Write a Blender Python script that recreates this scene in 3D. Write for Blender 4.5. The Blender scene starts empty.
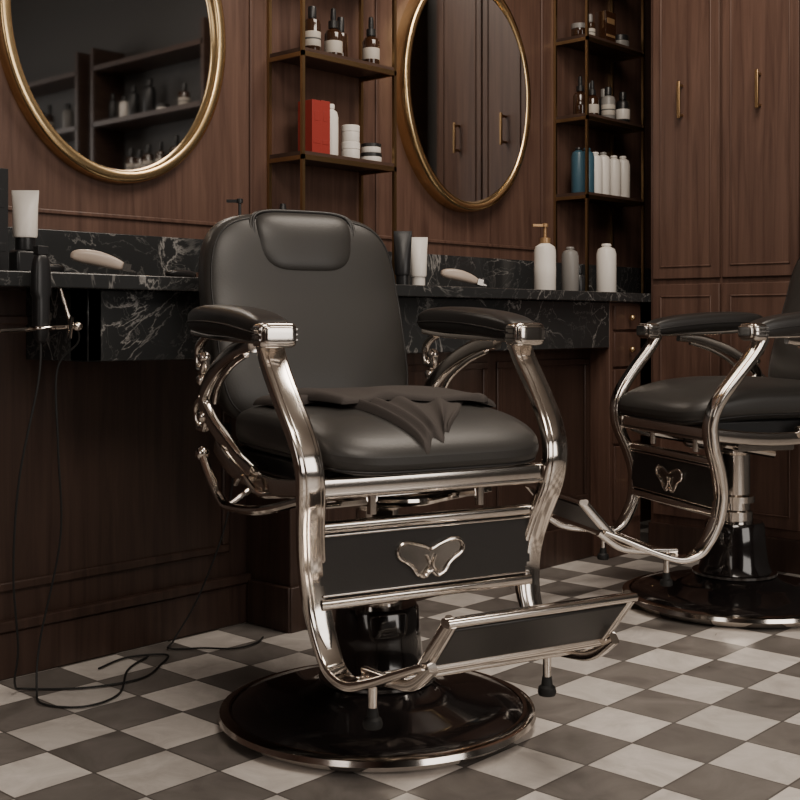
import bpy, bmesh, math, random
from mathutils import Vector, Matrix, Euler
random.seed(4)
D=bpy.data; S=bpy.context.scene
pi=math.pi

# ------------------------------------------------------------ materials
def mat(name,col,rough=.5,metal=0,spec=.5,coat=0,trans=0,ior=1.45,bump=None):
    m=D.materials.new(name); m.use_nodes=True
    nt=m.node_tree; b=nt.nodes['Principled BSDF']
    b.inputs['Base Color'].default_value=(*col,1)
    b.inputs['Roughness'].default_value=rough
    b.inputs['Metallic'].default_value=metal
    b.inputs['Specular IOR Level'].default_value=spec
    b.inputs['Coat Weight'].default_value=coat
    b.inputs['Transmission Weight'].default_value=trans
    b.inputs['IOR'].default_value=ior
    if bump:
        tc=nt.nodes.new('ShaderNodeTexCoord'); n=nt.nodes.new('ShaderNodeTexNoise')
        n.inputs['Scale'].default_value=bump[0]; n.inputs['Detail'].default_value=4
        bp=nt.nodes.new('ShaderNodeBump'); bp.inputs['Strength'].default_value=bump[1]; bp.inputs['Distance'].default_value=.002
        nt.links.new(tc.outputs['Object'],n.inputs['Vector']); nt.links.new(n.outputs['Fac'],bp.inputs['Height'])
        nt.links.new(bp.outputs['Normal'],b.inputs['Normal'])
    return m
def ramp(nt,stops):
    r=nt.nodes.new('ShaderNodeValToRGB'); e=r.color_ramp.elements
    while len(e)<len(stops): e.new(.5)
    for i,(p,c) in enumerate(stops):
        e[i].position=p; e[i].color=(*c,1)
    return r
def wood_mat(name,c1,c2,scale=(22,22,1.1),rough=.40):
    m=mat(name,c1,rough); nt=m.node_tree; b=nt.nodes['Principled BSDF']; L=nt.links.new
    tc=nt.nodes.new('ShaderNodeTexCoord'); mp=nt.nodes.new('ShaderNodeMapping'); mp.inputs['Scale'].default_value=scale
    n=nt.nodes.new('ShaderNodeTexNoise'); n.inputs['Scale'].default_value=1.6; n.inputs['Detail'].default_value=8; n.inputs['Distortion'].default_value=.9; n.inputs['Roughness'].default_value=.62
    L(tc.outputs['Object'],mp.inputs['Vector']); L(mp.outputs['Vector'],n.inputs['Vector'])
    mid=tuple((a+d)/2 for a,d in zip(c1,c2))
    r=ramp(nt,[(.3,c1),(.5,mid),(.72,c2)])
    L(n.outputs['Fac'],r.inputs['Fac']); L(r.outputs['Color'],b.inputs['Base Color'])
    bp=nt.nodes.new('ShaderNodeBump'); bp.inputs['Strength'].default_value=.12; bp.inputs['Distance'].default_value=.003
    L(n.outputs['Fac'],bp.inputs['Height']); L(bp.outputs['Normal'],b.inputs['Normal'])
    return m
def marble_mat():
    m=mat('black_marble',(.01,.01,.01),.12); nt=m.node_tree; b=nt.nodes['Principled BSDF']; L=nt.links.new
    tc=nt.nodes.new('ShaderNodeTexCoord')
    def vein(scale,w,seed):
        mp=nt.nodes.new('ShaderNodeMapping'); mp.inputs['Location'].default_value=(seed,seed*2,seed*.7); mp.inputs['Rotation'].default_value=(.5,.4,.6)
        n=nt.nodes.new('ShaderNodeTexNoise'); n.inputs['Scale'].default_value=scale; n.inputs['Detail'].default_value=7; n.inputs['Distortion'].default_value=1.3; n.inputs['Roughness'].default_value=.6
        L(tc.outputs['Object'],mp.inputs['Vector']); L(mp.outputs['Vector'],n.inputs['Vector'])
        r=ramp(nt,[(.5-w,(0,0,0)),(.5,(1,1,1)),(.5+w,(0,0,0))]); L(n.outputs['Fac'],r.inputs['Fac']); return r
    a=vein(3.2,.012,3); c=vein(7.5,.012,8)
    msk=nt.nodes.new('ShaderNodeTexNoise'); msk.inputs['Scale'].default_value=6
    L(tc.outputs['Object'],msk.inputs['Vector'])
    mr=ramp(nt,[(.36,(.08,.08,.08)),(.64,(1,1,1))]); L(msk.outputs['Fac'],mr.inputs['Fac'])
    mx=nt.nodes.new('ShaderNodeMath'); mx.operation='MAXIMUM'; L(a.outputs['Color'],mx.inputs[0])
    mu0=nt.nodes.new('ShaderNodeMath'); mu0.operation='MULTIPLY'; mu0.inputs[1].default_value=.35; L(c.outputs['Color'],mu0.inputs[0]); L(mu0.outputs[0],mx.inputs[1])
    mu=nt.nodes.new('ShaderNodeMath'); mu.operation='MULTIPLY'; L(mx.outputs[0],mu.inputs[0]); L(mr.outputs['Color'],mu.inputs[1])
    cr_=ramp(nt,[(0,(.026,.027,.028)),(1,(.27,.26,.25))]); L(mu.outputs[0],cr_.inputs['Fac']); L(cr_.outputs['Color'],b.inputs['Base Color'])
    return m
TILE=.160
def floor_mat():
    m=mat('checker_tiles',(.5,.5,.5),.32); nt=m.node_tree; b=nt.nodes['Principled BSDF']; L=nt.links.new
    tc=nt.nodes.new('ShaderNodeTexCoord'); sx=nt.nodes.new('ShaderNodeSeparateXYZ')
    L(tc.outputs['Object'],sx.inputs[0])
    def M(op,a,bv=None):
        n=nt.nodes.new('ShaderNodeMath'); n.operation=op
        if hasattr(a,'name'): L(a,n.inputs[0])
        else: n.inputs[0].default_value=a
        if bv is not None:
            if hasattr(bv,'name'): L(bv,n.inputs[1])
            else: n.inputs[1].default_value=bv
        return n.outputs[0]
    x=M('DIVIDE',M('ADD',sx.outputs['X'],20*TILE+.05),TILE); y=M('DIVIDE',M('ADD',sx.outputs['Y'],20*TILE+.03),TILE)
    fx=M('FLOOR',x); fy=M('FLOOR',y)
    chk=M('MODULO',M('ADD',fx,fy),2.0)
    def edge(v):
        f=M('FRACT',v); return M('MINIMUM',f,M('SUBTRACT',1.0,f))
    e=M('MINIMUM',edge(x),edge(y)); g=M('LESS_THAN',e,.013)
    cmb=nt.nodes.new('ShaderNodeCombineXYZ'); L(fx,cmb.inputs[0]); L(fy,cmb.inputs[1])
    wn=nt.nodes.new('ShaderNodeTexWhiteNoise'); wn.noise_dimensions='3D'; L(cmb.outputs[0],wn.inputs['Vector'])
    va=nt.nodes.new('ShaderNodeVectorMath'); va.operation='MULTIPLY_ADD'; L(wn.outputs['Color'],va.inputs[0]); va.inputs[1].default_value=(9,9,9); L(tc.outputs['Object'],va.inputs[2])
    n=nt.nodes.new('ShaderNodeTexNoise'); n.inputs['Scale'].default_value=8; n.inputs['Detail'].default_value=9; n.inputs['Roughness'].default_value=.7; n.inputs['Distortion'].default_value=1
    L(va.outputs[0],n.inputs['Vector'])
    lt=ramp(nt,[(.3,(.50,.46,.425)),(.65,(.74,.69,.645))]); dk=ramp(nt,[(.3,(.125,.112,.102)),(.7,(.23,.208,.192))])
    L(n.outputs['Fac'],lt.inputs['Fac']); L(n.outputs['Fac'],dk.inputs['Fac'])
    mx=nt.nodes.new('ShaderNodeMix'); mx.data_type='RGBA'; L(chk,mx.inputs[0]); L(dk.outputs['Color'],mx.inputs[6]); L(lt.outputs['Color'],mx.inputs[7])
    hv=nt.nodes.new('ShaderNodeHueSaturation'); L(mx.outputs[2],hv.inputs['Color'])
    L(M('ADD',M('MULTIPLY',wn.outputs['Value'],.28),.84),hv.inputs['Value'])
    m2=nt.nodes.new('ShaderNodeMix'); m2.data_type='RGBA'; L(g,m2.inputs[0]); L(hv.outputs['Color'],m2.inputs[6]); m2.inputs[7].default_value=(.10,.09,.082,1)
    L(m2.outputs[2],b.inputs['Base Color'])
    L(M('ADD',M('MULTIPLY',n.outputs['Fac'],.25),.20),b.inputs['Roughness'])
    bp=nt.nodes.new('ShaderNodeBump'); bp.inputs['Strength'].default_value=.5; bp.inputs['Distance'].default_value=.002
    L(M('SUBTRACT',1.0,g),bp.inputs['Height']); L(bp.outputs['Normal'],b.inputs['Normal'])
    return m

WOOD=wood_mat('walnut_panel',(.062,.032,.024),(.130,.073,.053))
WOODSH=wood_mat('walnut_shaded',(.030,.0165,.0125),(.064,.037,.028))  # walnut copy with the shade under the counter put into its colour
MARB=marble_mat(); FLOOR=floor_mat()
LEA=mat('black_leather',(.030,.028,.026),.42,bump=(220,.12))
LEA2=mat('armrest_leather',(.021,.019,.018),.37,bump=(220,.1))
SEAM=mat('leather_piping',(.012,.011,.011),.4)
CHR=mat('chrome',(.74,.685,.63),.12,1)
CHRD=mat('chrome_groove',(.28,.26,.24),.25,1)
BLK=mat('gloss_black',(.010,.008,.008),.12,0,.6,.5)
GOLD=mat('brass',(.74,.53,.28),.25,1)
GOLDD=mat('aged_brass_frame',(.38,.25,.13),.34,1)
GLASS=mat('mirror_glass',(.60,.60,.60),.03,1)
SLATE=mat('slate_wall',(.058,.055,.053),.6,bump=(6,.2))
CEIL=mat('ceiling_paint',(.35,.31,.27),.8)
RUB=mat('black_rubber',(.012,.012,.012),.6)
TOW=mat('towel_cloth',(.062,.054,.050),.95,0,.15,bump=(500,.4))
WHT=mat('white_plastic',(.70,.66,.61),.33)
CREAM=mat('cream_plastic',(.44,.36,.30),.32)
PBLK=mat('black_plastic',(.014,.014,.015),.35)
AMB=mat('amber_glass',(.032,.014,.007),.10,0,.6,.3)
RED=mat('red_box',(.25,.028,.022),.45)
BLUE=mat('blue_plastic',(.035,.085,.12),.35)
GREY=mat('grey_plastic',(.20,.19,.18),.4)
TAN=mat('tan_metal',(.36,.22,.11),.35,.5)
LBL=mat('paper_label',(.42,.38,.33),.6)
INK=mat('label_ink',(.06,.06,.06),.6)
DWOOD=wood_mat('shelf_wood',(.035,.019,.014),(.07,.042,.031),(3,3,20))

# ------------------------------------------------------------ mesh builder
def quad_list(e):
    a=[math.asin(min(1,(j*.1)**(1/e))) for j in range(0,8)]
    b=[pi/2-t for t in reversed(a)]
    lo,hi=a[-1],b[0]
    if lo>hi:
        return [pi/2*i/12 for i in range(13)]
    mid=[lo+(hi-lo)*i/7 for i in range(1,7)]
    return a+mid+b
def spow(v,e): return math.copysign(abs(v)**e,v) if abs(v)>1e-9 else 0.0
def cr(pts,n=8,closed=False):
    P=[Vector(p) for p in pts]; out=[]; N=len(P)
    rng=range(N) if closed else range(N-1)
    for i in rng:
        if closed: p0,p1,p2,p3=P[(i-1)%N],P[i],P[(i+1)%N],P[(i+2)%N]
        else: p0,p1,p2,p3=P[max(i-1,0)],P[i],P[i+1],P[min(i+2,N-1)]
        for k in range(n):
            t=k/n
            out.append(.5*((2*p1)+(-p0+p2)*t+(2*p0-5*p1+4*p2-p3)*t*t+(-p0+3*p1-3*p2+p3)*t**3))
    if not closed: out.append(P[-1])
    return out
class MB:
    def __init__(s): s.v=[];s.f=[];s.mi=[];s.mats=[]
    def m(s,mt):
        if mt not in s.mats: s.mats.append(mt)
        return s.mats.index(mt)
    def add(s,vs,fs,mt,fn=None):
        o=len(s.v)
        for p in vs:
            p=Vector(p); s.v.append(tuple(fn(p)) if fn else tuple(p))
        if not isinstance(mt,(list,tuple)): mt=[mt]*len(fs)
        for f,q in zip(fs,mt):
            s.f.append([i+o for i in f]); s.mi.append(s.m(q))
        return s
    def box(s,lo,hi,mt,fn=None):
        x0,y0,z0=lo;x1,y1,z1=hi
        vs=[(x0,y0,z0),(x1,y0,z0),(x1,y1,z0),(x0,y1,z0),(x0,y0,z1),(x1,y0,z1),(x1,y1,z1),(x0,y1,z1)]
        return s.add(vs,[(0,3,2,1),(4,5,6,7),(0,1,5,4),(1,2,6,5),(2,3,7,6),(3,0,4,7)],mt,fn)
    def lathe(s,prof,mts,c=(0,0,0),n=32,fn=None):
        vs=[];fs=[];ms=[];rings=[]
        for r,z in prof:
            if r<1e-6: rings.append([len(vs)]); vs.append((c[0],c[1],c[2]+z))
            else:
                rings.append(list(range(len(vs),len(vs)+n)))
                for i in range(n):
                    a=2*pi*i/n; vs.append((c[0]+r*math.cos(a),c[1]+r*math.sin(a),c[2]+z))
        for k in range(len(prof)-1):
            A,B=rings[k],rings[k+1]; mt=mts[k] if isinstance(mts,(list,tuple)) else mts
            for i in range(n):
                j=(i+1)%n
                if len(A)==1 and len(B)==1: continue
                if len(A)==1: fs.append((A[0],B[j],B[i]))
                elif len(B)==1: fs.append((A[i],A[j],B[0]))
                else: fs.append((A[i],A[j],B[j],B[i]))
                ms.append(mt)
        return s.add(vs,fs,ms,fn)
    def sup(s,half,e1,e2,mt,fn=None):
        a,b,c=half
        th=quad_list(e2); full=[]
        for q in range(4):
            for t in th[:-1]: full.append(q*pi/2+t)
        n=len(full); ph=quad_list(e1)[1:]
        phi=ph[:-1]+[pi/2]+[pi-t for t in reversed(ph[:-1])]
        vs=[(0,0,c)]
        for p in phi:
            k=spow(math.sin(p),e1); z=spow(math.cos(p),e1)
            if p==pi/2: z=0
            for t in full: vs.append((a*k*spow(math.cos(t),e2),b*k*spow(math.sin(t),e2),c*z))
        vs.append((0,0,-c)); fs=[]
        for i in range(n): fs.append((0,1+i,1+(i+1)%n))
        for r in range(len(phi)-1):
            for i in range(n):
                j=(i+1)%n; fs.append((1+r*n+i,1+(r+1)*n+i,1+(r+1)*n+j,1+r*n+j))
        l=len(vs)-1; r=len(phi)-1
        for i in range(n): fs.append((l,1+r*n+(i+1)%n,1+r*n+i))
        return s.add(vs,fs,mt,fn)
    def sweep(s,path,w,t,mt,lat=(1,0,0),rnd=.3,closed=False,fn=None,taper=None):
        P=[Vector(p) for p in path]; N=len(P); sec=[]
        K=6
        r=min(w,t)*rnd
        for sx,sy,a0 in ((1,1,0),(-1,1,90),(-1,-1,180),(1,-1,270)):
            for k in range(K//2+1):
                a=math.radians(a0+90*k/(K//2)); sec.append((sx*(w/2-r)+r*math.cos(a),sy*(t/2-r)+r*math.sin(a)))
        M_=len(sec); vs=[];fs=[]
        for i,p in enumerate(P):
            if closed: T=P[(i+1)%N]-P[i-1]
            else: T=P[min(i+1,N-1)]-P[max(i-1,0)]
            T.normalize(); X=Vector(lat); X=(X-X.dot(T)*T)
            if X.length<1e-4: X=T.orthogonal()
            X.normalize(); Nn=T.cross(X); k=taper(i/(N-1)) if taper else 1
            for a,b in sec: vs.append(p+X*a*k+Nn*b*k)
        for i in range(N if closed else N-1):
            j=(i+1)%N
            for q in range(M_):
                q2=(q+1)%M_; fs.append((i*M_+q,i*M_+q2,j*M_+q2,j*M_+q))
        if not closed: fs.append(tuple(range(M_))); fs.append(tuple((N-1)*M_+q for q in reversed(range(M_))))
        return s.add(vs,fs,mt,fn)
    def tube(s,path,r,mt,closed=False,fn=None):
        P=[Vector(p) for p in path];N=len(P);n=10;vs=[];fs=[]
        T0=(P[1]-P[0]).normalized(); X=T0.orthogonal().normalized()
        for i,p in enumerate(P):
            if closed: T=P[(i+1)%N]-P[i-1]
            else: T=P[min(i+1,N-1)]-P[max(i-1,0)]
            T.normalize(); X=(X-X.dot(T)*T).normalized(); Y=T.cross(X)
            for k in range(n):
                a=2*pi*k/n; vs.append(p+r*(X*math.cos(a)+Y*math.sin(a)))
        for i in range(N if closed else N-1):
            j=(i+1)%N
            for q in range(n):
                q2=(q+1)%n; fs.append((i*n+q,i*n+q2,j*n+q2,j*n+q))
        if not closed: fs.append(tuple(range(n))); fs.append(tuple((N-1)*n+q for q in reversed(range(n))))
        return s.add(vs,fs,mt,fn)
    def done(s,name,loc=(0,0,0),rot=(0,0,0),parent=None,bevel=0,ang=35):
        me=D.meshes.new(name); me.from_pydata(s.v,[],s.f)
        for q in s.mats: me.materials.append(q)
        for p,i in zip(me.polygons,s.mi): p.material_index=i; p.use_smooth=True
        bm=bmesh.new(); bm.from_mesh(me); bmesh.ops.recalc_face_normals(bm,faces=bm.faces); bm.to_mesh(me); bm.free()
        me.set_sharp_from_angle(angle=math.radians(ang))
        o=D.objects.new(name,me); S.collection.objects.link(o)
        o.location=loc; o.rotation_euler=rot
        if parent: o.parent=parent
        if bevel:
            b=o.modifiers.new('bevel','BEVEL'); b.width=bevel; b.segments=2; b.limit_method='ANGLE'; b.angle_limit=math.radians(40)
        return o
def empty(name,loc=(0,0,0),rot=(0,0,0)):
    o=D.objects.new(name,None); S.collection.objects.link(o); o.location=loc; o.rotation_euler=rot; o.empty_display_size=.1; return o

# ------------------------------------------------------------ room
XL,XR,YF,YB,HC=-2.6,4.40,-3.0,2.62,2.9
MB().box((XL-.1,YF-.1,-.1),(XR+.1,YB+.1,0),FLOOR).done('floor')
MB().box((XL-.1,YF-.1,HC),(XR+.1,YB+.1,HC+.1),CEIL).done('ceiling')
MB().box((XL-.1,YB,0),(XR+.1,YB+.1,HC),WOOD).done('wall_back')
MB().box((XL-.1,YF-.1,0),(XR+.1,YF,HC),SLATE).done('wall_front')
MB().box((XL-.1,YF,0),(XL,YB,HC),WOOD).done('wall_left')
MB().box((3.80,YF,0),(XR+.1,1.66,HC),SLATE).done('wall_right')
MB().box((XR,1.66,0),(XR+.1,YB,HC),WOOD).done('wall_right_alcove')
MB().box((XL,2.55,0),(2.145,YB,.897),WOODSH).done('wall_under_counter')  # wears the walnut darkened in colour for the counter's shadow
def frame(mb,u0,u1,z0,z1,y,t=.022,d=.012,mt=WOOD):
    for a,b in (((u0,y-d,z0),(u1,y,z0+t)),((u0,y-d,z1-t),(u1,y,z1)),((u0,y-d,z0+t),(u0+t,y,z1-t)),((u1-t,y-d,z0+t),(u1,y,z1-t))):
        mb.box(a,b,mt)
tr=MB()
for (a,b) in ((-.1,.98),(1.14,2.225),(2.73,3.63)):
    frame(tr,a,b,1.09,2.7,YB,.012,.007)
tr.done('trim_1',bevel=.003)
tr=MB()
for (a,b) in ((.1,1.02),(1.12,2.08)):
    frame(tr,a,b,.20,.84,2.55,.022,.008,WOODSH)
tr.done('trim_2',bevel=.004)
b=MB(); b.box((XL,2.532,0),(2.145,2.55,.11),WOODSH); b.box((XL,2.525,.11),(2.145,2.55,.135),WOODSH); b.done('baseboard_back',bevel=.004)

# ------------------------------------------------------------ vanity counter
cnt=empty('marble_vanity_counter',(0,0,0))
c=MB(); c.box((-1.2,2.25,.897),(XR,YB,.93),MARB); c.done('countertop',parent=cnt,bevel=.003)
c=MB(); c.box((1.473,2.29,.736),(3.57,2.36,.897),MARB); c.box((1.473,2.29,.736),(1.51,2.55,.897),MARB); c.done('apron',parent=cnt,bevel=.003)
c=MB(); c.box((-1.2,2.592,.93),(XR,YB,1.05),MARB); c.done('backsplash',parent=cnt,bevel=.002)
bc=empty('vanity_base_cabinet')
c=MB(); c.box((2.145,2.37,0),(3.78,YB,.897),WOODSH)
c.box((2.135,2.355,0),(3.78,2.37,.12),WOODSH); c.box((2.13,2.36,0),(2.145,2.53,.12),WOODSH)
frame(c,2.26,2.98,.2,.7,2.37,.022,.008,WOODSH); frame(c,3.03,3.55,.2,.7,2.37,.022,.008,WOODSH)
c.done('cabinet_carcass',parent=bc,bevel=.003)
c=MB(); c.box((3.57,2.29,0),(3.775,2.37,.897),WOOD)
for z0,z1 in ((.80,.885),(.67,.79),(.40,.66),(.13,.39)):
    c.box((3.59,2.28,z0),(3.76,2.29,z1),WOOD)
    c.sup((.011,.011,.011),1,1,GOLD,lambda p,z=(z0+z1)/2:p+Vector((3.675,2.262,z)))
c.done('drawer_stack',parent=bc,bevel=.002)

# ------------------------------------------------------------ tall cabinet
tc=empty('tall_cabinet')
c=MB(); c.box((3.78,1.66,0),(XR,2.25,HC),WOOD)
c.box((3.762,1.66,0),(3.78,2.25,.11),WOODSH)
for v0,v1 in ((1.975,2.235),(1.69,1.965)):
    c.box((3.768,v0,.98),(3.78,v1,2.75),WOOD)
    c.box((3.768,v0,.14),(3.78,v1,.96),WOOD)
    for z0,z1 in ((1.02,2.71),(.18,.92)):
        for a,bb in (((3.764,v0+.03,z0),(3.768,v0+.036,z1)),((3.764,v1-.036,z0),(3.768,v1-.03,z1)),((3.764,v0+.03,z0),(3.768,v1-.03,z0+.006)),((3.764,v0+.03,z1-.006),(3.768,v1-.03,z1))):
            c.box(a,bb,WOOD)
c.done('carcass',parent=tc,bevel=.003)
c=MB()
for v in (2.117,1.825):
    c.box((3.737,v-.006,1.54),(3.745,v+.006,1.67),GOLDD)
    for z in (1.553,1.657): c.box((3.745,v-.004,z-.005),(3.770,v+.004,z+.005),GOLDD)
c.done('door_pulls',parent=tc,bevel=.002)

# ------------------------------------------------------------ mirrors
def mirror(u,z0,yaw,dep=1.0,base=.0165):
    e=empty('oval_wall_mirror',(u,YB,z0))
    rx,rz=.340,.410; prof=[(0,0),(0,-.022),(-.003,-.034),(-.008,-.038),(-.026,-.038),(-.030,-.034),(-.033,-.028),(-.036,-.020),(-.036,0)]
    n=96; vs=[];fs=[]
    for i in range(n):
        a=2*pi*i/n
        for o,y in prof: vs.append(((rx+o)*math.cos(a),y*dep,(rz+o)*math.sin(a)))
    m=len(prof)
    for i in range(n):
        j=(i+1)%n
        for q in range(m-1): fs.append((i*m+q,i*m+q+1,j*m+q+1,j*m+q))
    MB().add(vs,fs,GOLD).done('frame',parent=e,ang=60)
    vs=[]
    for i in range(n):
        x,z=(rx-.034)*math.cos(2*pi*i/n),(rz-.034)*math.sin(2*pi*i/n)
        vs.append((x,-base-math.tan(yaw)*x,z))
    MB().add(vs,[tuple(range(n))],GLASS).done('glass',parent=e)
mirror(1.765,1.590,0); mirror(3.152,1.612,math.radians(5),1.45,.028)

# ------------------------------------------------------------ shelves
def wall_shelf(u0,u1,name='brass_shelf_unit'):
    e=empty(name,(u0,0,0)); W=u1-u0; y0,y1=2.468,YB
    c=MB(); t=.010
    for x in (0,W-t):
        for y in (y0,y1-t-.001): c.box((x,y,.93 if y<2.55 else 1.052),(x+t,y+t,2.3),GOLDD)
    for z in (1.307,1.598,1.889,2.18):
        c.box((0,y0,z-.024),(W,y0+.008,z-.010),GOLDD)
        for x in (0,W-t): c.box((x,y0+t,z-.024),(x+.008,y1-t,z-.012),GOLDD)
    c.done('brass_frame',parent=e)
    c=MB()
    for z in (1.307,1.598,1.889,2.18): c.box((.002,y0+.002,z-.013),(W-.002,y1-.001,z),DWOOD)
    c.done('boards',parent=e)
wall_shelf(2.28,2.668); wall_shelf(3.70,4.10)

e=empty('display_shelf_unit',(3.8,0,0)); c=MB()
for z in (1.0,1.30,1.60,1.90,2.2):
    for v0,v1 in ((-1.9,-.5),(-.35,.6),(.75,1.56)):
        c.box((-.20,v0,z-.025),(-.001,v1,z),DWOOD)
for v in (-1.9,-.5,-.35,.6,.75,1.56): c.box((-.20,v-.012,.9),(-.001,v+.012,2.3),DWOOD)
c.done('boards',parent=e)

# ------------------------------------------------------------ bottles etc
def bottle(name,loc,r,h,body,cap,label=None,caph=.3,n=24):
    hb=h*(1-caph); P=[(0,0),(r*.94,0),(r,.004)]; M_=[body,body]
    if label:
        P+=[(r,hb*.22),(r*1.01,hb*.225),(r*1.01,hb*.40),(r*1.01,hb*.45),(r*1.01,hb*.62),(r,hb*.625)]; M_+=[body,label,label,INK if label is LBL else label,label,label]
    P+=[(r,hb*.85),(r*.85,hb*.95),(r*.42,hb),(r*.42,hb+.002),(r*.5,hb+.003),(r*.5,h-.004),(r*.44,h),(0,h)]; M_+=[body,body,body,cap,cap,cap,cap,cap]
    return MB().lathe(P,M_,n=n).done(name,loc)
def dropper(name,loc,r,h,body,label=None):
    hb=h*.6
    P=[(0,0),(r*.95,0),(r,.004),(r,hb*.22),(r*1.01,hb*.23),(r*1.01,hb*.6),(r,hb*.61),(r,hb*.82),(r*.8,hb*.93),(r*.4,hb),(r*.55,hb+.001),(r*.55,hb+h*.14),(r*.28,hb+h*.15),(r*.33,hb+h*.2),(r*.28,h*.97),(0,h)]
    M_=[body]*4+[label or body]*1+[body]*4+[PBLK]*6
    return MB().lathe(P,M_).done(name,loc)
def pump(name,loc,r,h,body,pm,rot=0,label=None):
    hb=h*.70
    P=[(0,0),(r*.95,0),(r,.004),(r,hb*.3),(r*1.008,hb*.31),(r*1.008,hb*.5),(r,hb*.51),(r,hb*.84),(r*.9,hb*.93),(r*.45,hb),(r*.5,hb+.001),(r*.5,hb+.018),(r*.15,hb+.02),(r*.15,h-.014),(r*.3,h-.013),(r*.3,h-.002),(0,h)]
    M_=[body]*4+[label or body]+[body]*4+[pm]*7
    m=MB().lathe(P,M_); m.box((0,-r*.14,h-.012),(r*1.25,r*.14,h-.004),pm)
    return m.done(name,loc,(0,0,rot))
def tube_(name,loc,r,h,body,cap,rot=0):
    n=28; vs=[];fs=[];ms=[]
    L=[(0,0,1,1),(r*.8,0,1,1),(r*.82,.003,1,1),(r*.82,h*.2,1,1),(r*.95,h*.21,1,1),(r,h*.25,1,1),(r*1.0,h*.5,1.03,.8),(r*1.0,h*.75,1.08,.5),(r,h*.93,1.14,.12),(r,h,1.15,.06)]
    for k,(rr,z,a,bb) in enumerate(L):
        for i in range(n):
            t=2*pi*i/n; vs.append((max(rr,1e-5)*a*math.cos(t),max(rr,1e-5)*bb*math.sin(t),z))
    for k in range(len(L)-1):
        for i in range(n):
            j=(i+1)%n; fs.append((k*n+i,k*n+j,(k+1)*n+j,(k+1)*n+i)); ms.append(cap if k<3 else body)
    fs.append(tuple((len(L)-1)*n+i for i in range(n))); ms.append(body)
    return MB().add(vs,fs,ms).done(name,loc,(0,0,rot))
def jar(name,loc,r,h,body,lid):
    P=[(0,0),(r*.95,0),(r,.003),(r,h*.6),(r*.93,h*.62),(r*1.02,h*.63),(r*1.02,h*.97),(r*.97,h),(0,h)]
    return MB().lathe(P,[body]*4+[lid]*4).done(name,loc)
def carton(name,loc,w,d,h,mt,rot=0,lab=None):
    m=MB().box((-w/2,-d/2,0),(w/2,d/2,h),mt)
    m.box((-w/2+.006,-d/2-.0008,h*.2),(w/2-.006,-d/2,h*.28),lab or LBL); m.box((-w/2+.01,-d/2-.0008,h*.62),(w/2-.01,-d/2,h*.8),lab or LBL)
    return m.done(name,loc,(0,0,rot),bevel=.001)
ZS=(1.307,1.598,1.889)
bottle('beard_oil_bottle',(2.375,2.53,ZS[1]),.025,.14,AMB,PBLK,LBL,.25)
dropper('dropper_bottle',(2.475,2.545,ZS[1]),.027,.16,AMB,LBL)
dropper('dropper_bottle',(2.61,2.52,ZS[1]),.026,.155,AMB,LBL)
bottle('beard_oil_bottle',(2.545,2.585,ZS[1]),.022,.15,AMB,PBLK,None,.3)
bottle('tonic_bottle',(2.43,2.59,ZS[1]),.02,.15,PBLK,AMB,None,.3)
carton('product_box',(2.360,2.525,ZS[0]),.036,.06,.155,RED,lab=RED)
carton('product_box',(2.400,2.53,ZS[0]),.036,.06,.158,RED,lab=RED)
bottle('shampoo_bottle',(2.455,2.535,ZS[0]),.022,.160,WHT,WHT,None,.10)
jar('cream_jar',(2.532,2.53,ZS[0]),.028,.055,WHT,WHT); jar('cream_jar',(2.532,2.53,ZS[0]+.0555),.027,.05,WHT,WHT)
jar('pomade_jar',(2.61,2.52,ZS[0]),.032,.03,WHT,PBLK); jar('pomade_jar',(2.61,2.52,ZS[0]+.0305),.030,.028,WHT,PBLK)
for u,hh,b_,cp in ((3.735,.17,BLUE,PBLK),(3.79,.175,BLUE,BLUE),(3.845,.165,WHT,WHT),(3.90,.17,WHT,GREY),(3.975,.165,WHT,WHT),(4.04,.17,WHT,WHT)):
    bottle('shampoo_bottle',(u,2.53,ZS[0]),.028,hh,b_,cp,None,.06)
dropper('dropper_bottle',(3.745,2.53,ZS[1]),.026,.15,AMB,None); dropper('dropper_bottle',(3.84,2.54,ZS[1]),.026,.15,AMB,LBL)
bottle('beard_oil_bottle',(3.92,2.52,ZS[1]),.027,.13,GREY,PBLK,LBL,.25); bottle('beard_oil_bottle',(4.04,2.53,ZS[1]),.028,.13,PBLK,PBLK,WHT,.25)
bottle('tonic_bottle',(3.89,2.585,ZS[1]),.022,.15,AMB,PBLK,None,.25); bottle('tonic_bottle',(3.98,2.58,ZS[1]),.022,.14,PBLK,GREY,None,.25)
jar('pomade_jar',(3.74,2.53,ZS[2]),.03,.05,AMB,GREY); bottle('beard_oil_bottle',(3.81,2.53,ZS[2]),.02,.10,AMB,GREY,LBL,.3)
carton('product_box',(3.90,2.52,ZS[2]),.07,.05,.12,AMB,lab=TAN); jar('cream_jar',(4.02,2.53,ZS[2]),.035,.055,GREY,PBLK)
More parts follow.
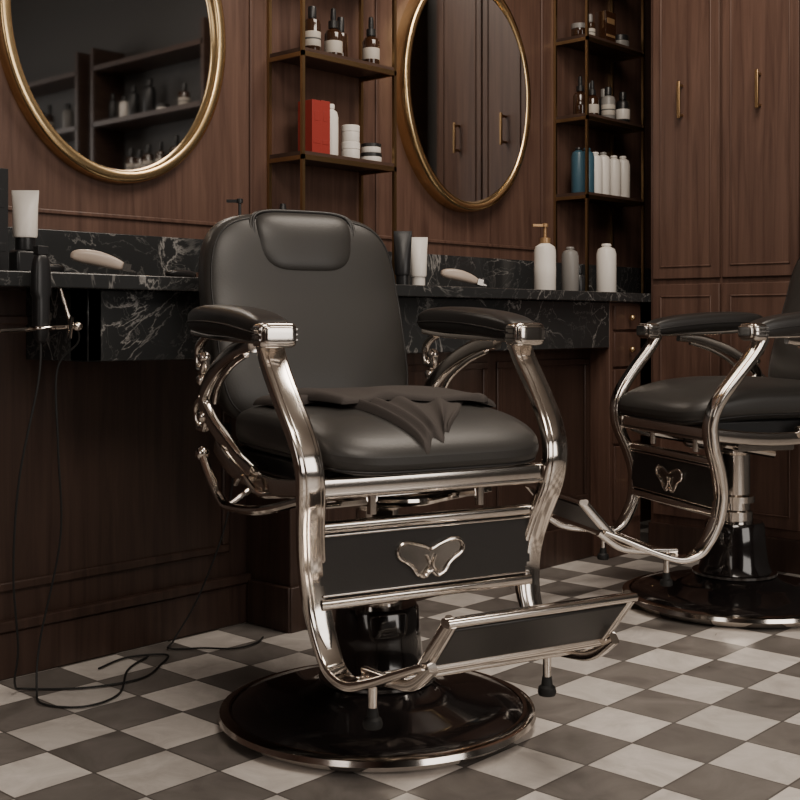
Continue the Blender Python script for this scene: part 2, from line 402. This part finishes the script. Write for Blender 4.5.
# counter items
ZC=.93
carton('product_box',(1.283,2.36,ZC),.05,.05,.22,PBLK,lab=PBLK)
c=MB().box((-.03,-.02,0),(.03,.02,.05),PBLK); c.done('charging_stand',(1.362,2.36,ZC),bevel=.006)
tube_('lotion_tube',(1.362,2.36,ZC+.0505),.026,.130,WHT,PBLK,-.8)
def clipper(loc,rz,name='hair_clipper',body=CREAM,ry=0,k=.80):
    m=MB()
    def sc(p): return p*k
    def df(p):
        w=1-.25*max(0,p.x/.08); return Vector((p.x,p.y*w,p.z*w+.008*math.cos(p.x*18)))*k
    m.sup((.078,.022,.021),.7,.6,body,df)
    m.box((.068,-.019,-.010),(.090,.019,.012),CHRD,sc)
    m.box((.090,-.018,-.008),(.100,.018,-.002),CHRD,sc)
    for i in range(9): m.box((.100,-.0175+i*.0042,-.008),(.105,-.0155+i*.0042,-.004),CHRD,sc)
    m.box((-.03,-.006,.022),(.01,.006,.0295),PBLK,sc)
    return m.done(name,loc,(0,ry,rz))
clipper((1.52,2.32,ZC+.030),math.radians(-30),ry=.22)
clipper((2.79,2.32,ZC+.030),math.radians(-30),ry=.22)
m=MB(); m.sup((.05,.018,.010),.7,.6,PBLK); m.box((.045,-.014,-.006),(.062,.014,.006),CHR); m.done('beard_trimmer',(1.77,2.35,ZC+.0105),(0,0,.3))
m=MB(); m.sup((.035,.025,.012),.7,.6,PBLK); m.done('shaving_brush_case',(1.43,2.38,ZC+.0125),(0,0,.2))
pump('pump_bottle',(2.055,2.47,ZC),.028,.225,AMB,PBLK,2.4,LBL)
m=MB().lathe([(0,0),(.02,0),(.022,.01),(.021,.15),(.008,.225),(0,.227)],PBLK); m.done('styling_spray_bottle',(2.235,2.5,ZC))
bottle('beard_oil_bottle',(2.34,2.5,ZC),.022,.19,AMB,WHT,LBL,.2)
jar('cream_jar',(2.48,2.46,ZC),.045,.17,GREY,WHT)
tube_('hair_gel_tube',(2.61,2.39,ZC),.024,.165,PBLK,PBLK,-.8)
tube_('lotion_tube',(2.675,2.385,ZC),.024,.150,WHT,WHT,-.8)
pump('pump_bottle',(3.25,2.335,ZC),.036,.225,WHT,TAN,2.6)
bottle('shampoo_bottle',(3.49,2.40,ZC),.030,.16,GREY,GREY,None,.06)
bottle('shampoo_bottle',(3.69,2.38,ZC),.036,.18,WHT,WHT,None,.06)
bottle('cologne_bottle',(3.62,2.45,ZC),.022,.10,PBLK,PBLK,None,.3)
random.seed(9)
for z in (1.30,1.60,1.90):
    for v0,v1 in ((-1.8,-.6),(-.3,.5),(.82,1.5)):
        v=v0
        while v<v1:
            r_=random.uniform(.022,.034); t=random.random()
            if t<.35: bottle('shampoo_bottle',(3.70,v,z),r_,random.uniform(.13,.2),random.choice([WHT,GREY,PBLK]),PBLK,None,.2,16)
            elif t<.6: bottle('tonic_bottle',(3.70,v,z),r_,random.uniform(.12,.18),AMB,PBLK,LBL,.3,16)
            elif t<.75: jar('pomade_jar',(3.70,v,z),r_,.05,WHT,PBLK)
            v+=random.uniform(.07,.15)

# ------------------------------------------------------------ hanging clipper, bracket, cords
e=empty('hanging_clipper',(0,0,0))
def up(p): return Vector((1.308+p.y*.9,2.205+p.z*.9,.874+p.x))
m=MB(); m.sup((.092,.02,.017),.6,.6,PBLK,lambda p:up(Vector((p.x,p.y*(1.1 if p.x>0 else .85),p.z))))
m.box((1.296,2.195,.962),(1.320,2.215,.980),PBLK); m.done('clipper_body',parent=e,bevel=.001)
m=MB(); m.tube([(1.20,2.20,.805),(1.40,2.215,.815)],.0045,CHR); m.tube([(1.385,2.213,.814),(1.385,2.26,.90)],.004,CHR)
m.sup((.012,.010,.010),1,1,CHR,lambda p:p+Vector((1.40,2.215,.815)))
m.tube([(1.375,2.205,.79),(1.38,2.205,.835)],.005,CHR); m.sup((.010,.010,.010),1,1,CHR,lambda p:p+Vector((1.205,2.2,.805)))
m.tube(cr([(1.33,2.205,.81),(1.325,2.18,.812),(1.29,2.18,.812),(1.285,2.205,.812)],6),.0035,CHR)
m.done('chrome_bracket',parent=e)
m=MB(); m.tube(cr([(1.308,2.205,.79),(1.305,2.21,.70),(1.285,2.25,.50),(1.30,2.30,.30),(1.345,2.36,.12),(1.36,2.40,.03),(1.40,2.42,.006),(1.50,2.33,.005),(1.62,2.30,.005),(1.72,2.36,.005),(1.78,2.42,.005),(1.70,2.47,.005),(1.60,2.44,.005)],10),.0024,RUB); m.done('cord',parent=e)
m=MB(); m.tube(cr([(1.40,2.215,.81),(1.41,2.23,.78),(1.385,2.27,.72),(1.40,2.29,.55),(1.43,2.33,.35),(1.41,2.38,.12),(1.39,2.36,.02),(1.37,2.30,.005),(1.42,2.22,.005),(1.52,2.24,.005),(1.64,2.38,.005),(1.74,2.44,.005)],10),.0024,RUB); m.done('power_cord')
m=MB(); m.tube(cr([(2.06,2.545,.52),(2.05,2.49,.46),(2.00,2.46,.30),(1.92,2.47,.12),(1.85,2.48,.02),(1.82,2.46,.005),(1.88,2.40,.005),(1.93,2.34,.005),(2.00,2.34,.005),(2.05,2.37,.005)],10),.0024,RUB)
m.box((2.04,2.535,.49),(2.08,2.55,.55),PBLK); m.done('power_cord')

# ------------------------------------------------------------ barber chair
SC=(.02,.602); sa,sb,st=.250,.274,.056; SE1,SE2=.58,.38
def seat_drop(f): return .66*max(0,f-.04)**2
def chair(loc,rz):
    E=empty('barber_chair',loc,(0,0,rz))
    P=lambda x,f,z:Vector((x,-f,z))
    m=MB(); m.lathe([(0,0),(.285,0),(.308,.010),(.326,.024),(.323,.034),(.308,.040),(.300,.038)],CHR,n=72)
    m.lathe([(.302,.035),(.285,.045),(.24,.055),(.17,.065),(.13,.078),(.112,.094),(.108,.098)],BLK,n=72); m.done('round_base',parent=E,ang=50)
    m=MB(); m.lathe([(.112,.09),(.106,.10),(.095,.13),(.089,.18),(.086,.235),(.080,.245),(.05,.247)],BLK,n=48)
    m.lathe([(.052,.245),(.052,.275),(.045,.28),(.045,.30),(.058,.302),(.058,.32),(.045,.325),(.045,.44),(.07,.45),(.07,.49),(0,.49)],CHR,n=40)
    m.lathe([(.10,.092),(.121,.093),(.121,.100),(.10,.102)],BLK,n=48); m.done('pedestal',parent=E,ang=40)
    # seat
    def sd(p):
        f=p.y+SC[0]; z=p.z+SC[1]-seat_drop(f)*(1 if p.z>0 else .55)
        if p.z>0: z+=.008*(1-(p.x/sa)**2)*(1-(p.y/sb)**2)
        return P(p.x,f,z)
    m=MB(); m.sup((sa,sb,st),SE1,SE2,LEA,sd)
    def pr(k,zz,off=1.0):
        out=[]
        for q in range(4):
            for t in quad_list(SE2)[:-1]:
                a=q*pi/2+t; out.append(sd(Vector((sa*k*spow(math.cos(a),SE2)*off,sb*k*spow(math.sin(a),SE2)*off,zz))))
        return out
    kk=.970; m.tube(pr(kk,-st*(1-kk**(2/SE1))**(SE1/2),1.003),.003,SEAM,True)
    m.done('seat_cushion',parent=E,ang=60)
    m=MB(); m.box((-.215,-.20,.515),(.215,.25,.556),PBLK); m.done('seat_pan',parent=E,bevel=.006)
    # chrome seat frame
    m=MB()
    m.sweep([P(-.27,.232,.524),P(.27,.232,.524)],.040,.022,CHR,lat=(0,0,1))
    m.sweep([P(-.25,.244,.512),P(.25,.244,.512)],.004,.006,CHRD,lat=(0,0,1))
    for s in (-1,1):
        m.sweep(cr([P(s*.255,.235,.525),P(s*.255,.05,.508),P(s*.255,-.15,.52),P(s*.25,-.26,.56)],6),.016,.036,CHR)
        m.tube([P(s*.12,.20,.495),P(s*.12,-.05,.45)],.012,CHR); m.tube([P(s*.12,.2,.465),P(s*.12,.2,.51)],.009,CHR)
    m.tube(cr([P(-.10,.1,.475),P(0,.15,.473),P(.10,.12,.475),P(.18,.15,.49)],6),.010,CHR)
    m.sweep([P(-.16,.0,.475),P(.16,.0,.475)],.18,.02,CHR,lat=(0,1,0))
    m.done('seat_frame',parent=E)
    # backrest
    zc,hh,bw,bt=.832,.236,.246,.054; be1,be2=.5,.36
    def fc(z):
        t=(z-.60)/.48; return -.285-.125*t-.012*math.sin(t*pi)
    def bd(p):
        z=zc+p.y; t=(z-zc)/hh
        x=p.x*(1-.085*max(0,t)**2.5-.02*max(0,-t)); f=fc(z)+p.z
        if p.z>0: f+=.008*math.sin(max(0,min(1,(z-.60)/.3))*pi)
        z+=.010*(1-(p.x/bw)**2)*max(0,t)
        return P(x,f,z)
    m=MB(); m.sup((bw,hh,bt),be1,be2,LEA,bd)
    def bring(k,sgn):
        out=[]
        for q in range(4):
            for t in quad_list(be2)[:-1]:
                a=q*pi/2+t; out.append(bd(Vector((bw*k*spow(math.cos(a),be2),hh*k*spow(math.sin(a),be2),sgn*bt*(1-k**(2/be1))**(be1/2)))))
        return out
    m.tube(bring(.955,1),.0022,SEAM,True); m.tube(bring(.97,-1),.0026,SEAM,True)
    m.done('backrest',parent=E,ang=60)
    # head pillow let into the top of the back: square top corners, rounded bottom
    def hd(p):
        t=(p.y/.070); z=1.008+p.y
        x=p.x*(1-.20*max(0,-t)**2.5+.05*max(0,t)); return P(x,fc(z)+.034+p.z-.012*max(0,t)**2,z)
    m=MB(); m.sup((.120,.072,.030),.60,.42,LEA,hd)
    for o_,r_,mt_ in ((1.03,.0045,SEAM),(1.08,.0035,LEA)):
        out=[]
        for q in range(4):
            for t in quad_list(.42)[:-1]:
                a=q*pi/2+t; v=Vector((.120*o_*spow(math.cos(a),.42),.072*min(o_,1.03)*spow(math.sin(a),.42) if math.sin(a)>0 else .072*o_*spow(math.sin(a),.42),.010))
                out.append(hd(v))
        m.tube(out,r_,mt_,True)
    m.done('headrest',parent=E,ang=60)
    m=MB(); m.sweep([P(0,-.36,.55),P(0,-.40,.66),P(0,-.45,.85)],.10,.012,CHR); m.sweep([P(0,-.15,.52),P(0,-.30,.53),P(0,-.36,.55)],.10,.012,CHR); m.done('back_bracket',parent=E)
    # arms + side frames
    for s,nm in ((-1,'left'),(1,'right')):
        m=MB(); AX=.284; HL=.204
        def ad(p):
            f=-.074+p.y; return P(s*AX+p.x*(1-.10*max(0,-p.y/HL)),f,.826+p.z-.012*(p.y/HL)-.010*(p.y/HL)**2)
        m.sup((.041,HL,.031),.6,.30,LEA2,ad)
        out=[]
        for q in range(4):
            for t in quad_list(.30)[:-1]:
                a=q*pi/2+t; out.append(ad(Vector((.0415*spow(math.cos(a),.30),(HL+.001)*spow(math.sin(a),.30),-.004))))
        m.tube(out,.0022,SEAM,True)
        m.done('armrest_pad_'+nm,parent=E,ang=60)
        m=MB()
        m.sup((.038,.024,.024),.35,.35,CHR,lambda p:P(s*AX+p.x,.122+p.y,.799+p.z))
        m.sup((.031,.008,.017),.35,.35,CHR,lambda p:P(s*AX+p.x,.145+p.y,.799+p.z))
        for dz in (-.009,.001,.011): m.box((s*AX-.0388,-.142,.798+dz),(s*AX+.0388,-.102,.801+dz),CHRD)
        m.sweep(cr([P(s*AX,.11,.788),P(s*AX,0,.790),P(s*AX,-.15,.795),P(s*AX,-.25,.803)],5),.062,.012,CHR)
        leg=[(.284,.098,.785),(.284,.122,.745),(.282,.176,.680),(.276,.225,.615),(.270,.245,.560),(.264,.238,.50),(.252,.212,.43),(.241,.197,.365),(.233,.203,.295),(.229,.230,.235),(.226,.262,.200),(.221,.315,.190),(.212,.38,.210),(.200,.45,.240),(.188,.515,.268)]
        path=cr([P(s*a,f,z) for a,f,z in leg],7)
        m.sweep(path,.052,.024,CHR,rnd=.28,taper=lambda t:1 if t<.55 else 1-.5*(t-.55)/.45)
        m.sweep([q+Vector((0,-.0118,.0018)) for q in path[2:64]],.030,.007,CHR,rnd=.4,taper=lambda t:min(1,.3+t*12,.3+(1-t)*12))
        # C-scroll
        m.sweep(cr([P(s*AX,.02,.782),P(s*AX,-.06,.770),P(s*.283,-.16,.735),P(s*.282,-.235,.69),P(s*.28,-.262,.655),P(s*.275,-.23,.615),P(s*.268,-.16,.575),P(s*.262,-.10,.545),P(s*.26,-.03,.525)],7),.022,.034,CHR,rnd=.4)
        m.sweep(cr([P(s*.282,-.02,.760),P(s*.282,-.10,.735),P(s*.280,-.17,.695),P(s*.278,-.20,.655)],6),.012,.012,CHR,rnd=.4)
        m.sweep(cr([P(s*AX,-.235,.795),P(s*AX,-.280,.770),P(s*AX,-.280,.728),P(s*.284,-.25,.722),P(s*.284,-.245,.750)],6),.020,.016,CHR,rnd=.45)
        m.sweep(cr([P(s*.284,-.262,.665),P(s*.284,-.295,.640),P(s*.282,-.288,.600),P(s*.28,-.255,.598),P(s*.28,-.252,.622)],6),.018,.015,CHR,rnd=.45)
        for f_,z_ in ((-.25,.748),(-.256,.622),(-.262,.70)): m.sup((.014,.014,.014),1,1,CHR,lambda p:p+P(s*.284,f_,z_))
        m.done('side_frame_'+nm,parent=E)
    # front panel
    m=MB(); m.box((-.236,-.212,.318),(.236,-.192,.44),LEA2); m.done('front_panel',parent=E,bevel=.004)
    m=MB()
    for z,a in ((.449,.25),(.309,.232)):
        m.sweep([P(-a,.208,z),P(a,.208,z)],.020,.026,CHR,lat=(0,0,1))
    m.sweep([P(-.232,.214,.434),P(.232,.214,.434)],.004,.006,CHR,lat=(0,0,1)); m.sweep([P(-.228,.214,.325),P(.228,.214,.325)],.004,.006,CHR,lat=(0,0,1))
    hs=[(0,.014),(.018,.021),(.042,.028),(.062,.027),(.072,.016),(.068,.002),(.052,-.008),(.040,-.018),(.030,-.032),(.014,-.038),(.004,-.030)]
    hp=hs+[(-x,z) for x,z in reversed(hs[1:])]
    pts=cr([Vector((x,-.215,z+.378)) for x,z in hp],5,True)
    m.tube(pts,.0042,CHR,True)
    cv=[Vector((0,-.2135,.376))]+pts; m.add([Vector((q.x,-.2135,q.z)) for q in cv],[(0,i+1,(i+1)%len(pts)+1) for i in range(len(pts))],CHRD)
    m.tube(cr([P(-.018,.215,.345),P(-.004,.216,.362),P(-.010,.216,.380)],5),.003,CHR); m.tube(cr([P(.018,.215,.345),P(.004,.216,.362),P(.010,.216,.380)],5),.003,CHR)
    m.done('panel_trim',parent=E)
    # footrest
    A=Vector((.496,.262)); B=Vector((.575,.350))
    d=(B-A).normalized(); nrm=Vector((d.y,-d.x))
    def fr(p):
        q=A+(B-A)*p.y+nrm*p.z; return P(p.x,q.x,q.y)
    m=MB(); m.box((-.174,.10,-.008),(.174,.92,.010),LEA2,fr)
    m.done('footrest_pad',parent=E,bevel=.003)
    m=MB()
    m.sweep([fr(Vector((-.184,0,0))),fr(Vector((.184,0,0)))],.024,.032,CHR,lat=(0,0,1),rnd=.35)
    m.sweep([fr(Vector((-.190,1,0))),fr(Vector((.190,1,0)))],.014,.026,CHR,lat=(0,0,1),rnd=.4)
    for s in (-1,1):
        m.sweep([fr(Vector((s*.181,-.05,0))),fr(Vector((s*.181,.5,0))),fr(Vector((s*.181,1.03,0)))],.016,.026,CHR,rnd=.4)
        m.sweep(cr([P(s*.186,.53,.268),P(s*.186,.47,.226),P(s*.186,.40,.212),P(s*.188,.30,.205)],5),.016,.020,CHR)
        m.lathe([(0,.135),(.008,.135),(.008,.21),(0,.21)],CHR,c=(s*.188,-.330,0),n=16)
        m.lathe([(0,.115),(.016,.115),(.018,.121),(.016,.130),(.011,.134),(.009,.15),(0,.15)],RUB,c=(s*.188,-.330,0),n=20)
    m.sweep([P(-.222,.30,.190),P(.222,.30,.190)],.018,.012,CHR,lat=(0,0,1))
    m.sweep([P(-.206,.41,.220),P(.206,.41,.220)],.012,.020,CHR,lat=(0,0,1))
    m.done('footrest_frame',parent=E)
    # recline lever
    m=MB(); m.tube(cr([P(-.262,.20,.50),P(-.30,.10,.472),P(-.305,-.05,.458),P(-.305,-.10,.468),P(-.305,-.15,.50),P(-.305,-.205,.548)],8),.009,CHR)
    m.sup((.015,.015,.015),1,1,CHR,lambda p:p+P(-.305,-.205,.55)); m.tube(cr([P(-.24,.12,.50),P(-.27,.02,.49),P(-.285,-.03,.52),P(-.28,-.08,.50)],6),.006,CHR)
    m.tube([P(-.305,-.06,.458),P(-.24,-.06,.50)],.007,CHR)
    m.done('recline_lever',parent=E)
    return E
chair((1.786,1.706,0),math.radians(-17.9))
chair((3.240,1.650,0),math.radians(-120.4))

# ------------------------------------------------------------ towel on the seat
def seat_z(x,f):
    b_=(f-SC[0])/sb; k=(abs(x/sa)**(2/SE2)+abs(b_)**(2/SE2))**(SE2/2); over=max(0,b_-.985)*sb; k=min(k,.985)
    h=(1-k**(2/SE1))**(SE1/2)
    return SC[1]+st*h-seat_drop(f)+.008*(1-(x/sa)**2)*(1-min(1,b_**2))-over*2.2
Mx=Matrix.Translation((1.786,1.706,0))@Matrix.Rotation(math.radians(-17.9),4,'Z')
tw=MB()
def sheet(P00,P10,P11,P01,lift,thick,amp,folds,skew,NS=110,NT=60,wob=1.0,sharp=1.5):
    vs=[];fs=[]; P00,P10,P11,P01=map(Vector,(P00,P10,P11,P01))
    for j in range(NT+1):
        t=j/NT
        for i in range(NS+1):
            s=i/NS
            q=(P00*(1-s)+P10*s)*(1-t)+(P01*(1-s)+P11*s)*t
            q=q+Vector((.006*math.sin(t*7+s*4)*t,.007*math.sin(s*11+1)*(t+.2)))*wob
            c_=folds*s+skew*t+.25*math.sin(s*5)
            f_=(.5-.5*math.cos(2*pi*c_)); f_=f_**sharp
            A_=amp*(.3+.7*math.sin(min(1,t*.8+.15)*pi*.6))
            ed=min(1,s*22,(1-s)*22,t*20,(1-t)*20); ed=math.sqrt(max(0,1-(1-ed)**2))
            vs.append(Vector((q.x,-q.y,seat_z(q.x,q.y)+lift+(thick+A_*f_)*ed+.001)))
    n1=NS+1; top=len(vs)
    for i in range(top):
        v=vs[i]; vs.append(Vector((v.x,v.y,seat_z(v.x,-v.y)+max(0,lift-.004)+.0005)))
    for j in range(NT):
        for i in range(NS):
            a=j*n1+i; fs.append((a,a+1,a+n1+1,a+n1)); fs.append((top+a,top+a+n1,top+a+n1+1,top+a+1))
    for i in range(NS):
        a=i; fs.append((a,top+a,top+a+1,a+1)); a=NT*n1+i; fs.append((a,a+1,top+a+1,top+a))
    for j in range(NT):
        a=j*n1; fs.append((a,a+n1,top+a+n1,top+a)); a=j*n1+NS; fs.append((a,top+a,top+a+n1,a+n1))
    tw.add(vs,fs,TOW)
# pleated loose end running to the front edge, under two flat folded layers lying across the seat
sheet((-.195,-.130),(.180,.060),(.020,.262),(-.060,.284),0,.006,.013,4.2,.5)
sheet((-.210,-.160),(.236,.010),(.222,.118),(-.205,.010),.008,.010,.003,1.0,.2,wob=.8)
sheet((-.190,-.135),(.240,.045),(.175,.150),(-.150,.120),.015,.006,.007,2.2,.6,wob=1.1,sharp=2)
o=tw.done('folded_towel',ang=60); o.matrix_world=Mx

# ------------------------------------------------------------ lights
def area(name,loc,target,sx,sy,e,col):
    l=D.lights.new(name,'AREA'); l.shape='RECTANGLE'; l.size=sx; l.size_y=sy; l.energy=e; l.color=col
    o=D.objects.new(name,l); S.collection.objects.link(o); o.location=loc
    o.rotation_euler=(Vector(target)-Vector(loc)).to_track_quat('-Z','Y').to_euler()
area('ceiling_light_main',(.9,.3,2.8),(1.6,1.2,0),1.3,1.3,62,(1,.89,.77))
area('ceiling_light_counter',(2.6,1.3,2.8),(2.7,1.7,0),1.1,.8,42,(1,.88,.75))
area('window_light_front',(1.6,-2.8,1.6),(1.6,1.5,.7),2.4,1.8,56,(1,.93,.86))
area('area_light_left',(-2.4,.6,1.7),(1.6,1.8,.7),1.6,1.6,19,(1,.92,.84))  # area lamp inside the solid left wall; no window modelled there
W=D.worlds.new('World'); S.world=W; W.use_nodes=True
W.node_tree.nodes['Background'].inputs[0].default_value=(.5,.45,.4,1); W.node_tree.nodes['Background'].inputs[1].default_value=.3

# ------------------------------------------------------------ camera
cam=D.cameras.new('camera'); co=D.objects.new('camera',cam); S.collection.objects.link(co); S.camera=co
co.location=(0,0,.82); co.rotation_euler=(pi/2,0,-math.atan2(.736,.677))
cam.sensor_width=36; cam.lens=1196/800*36; cam.shift_y=-.095; cam.clip_start=.05
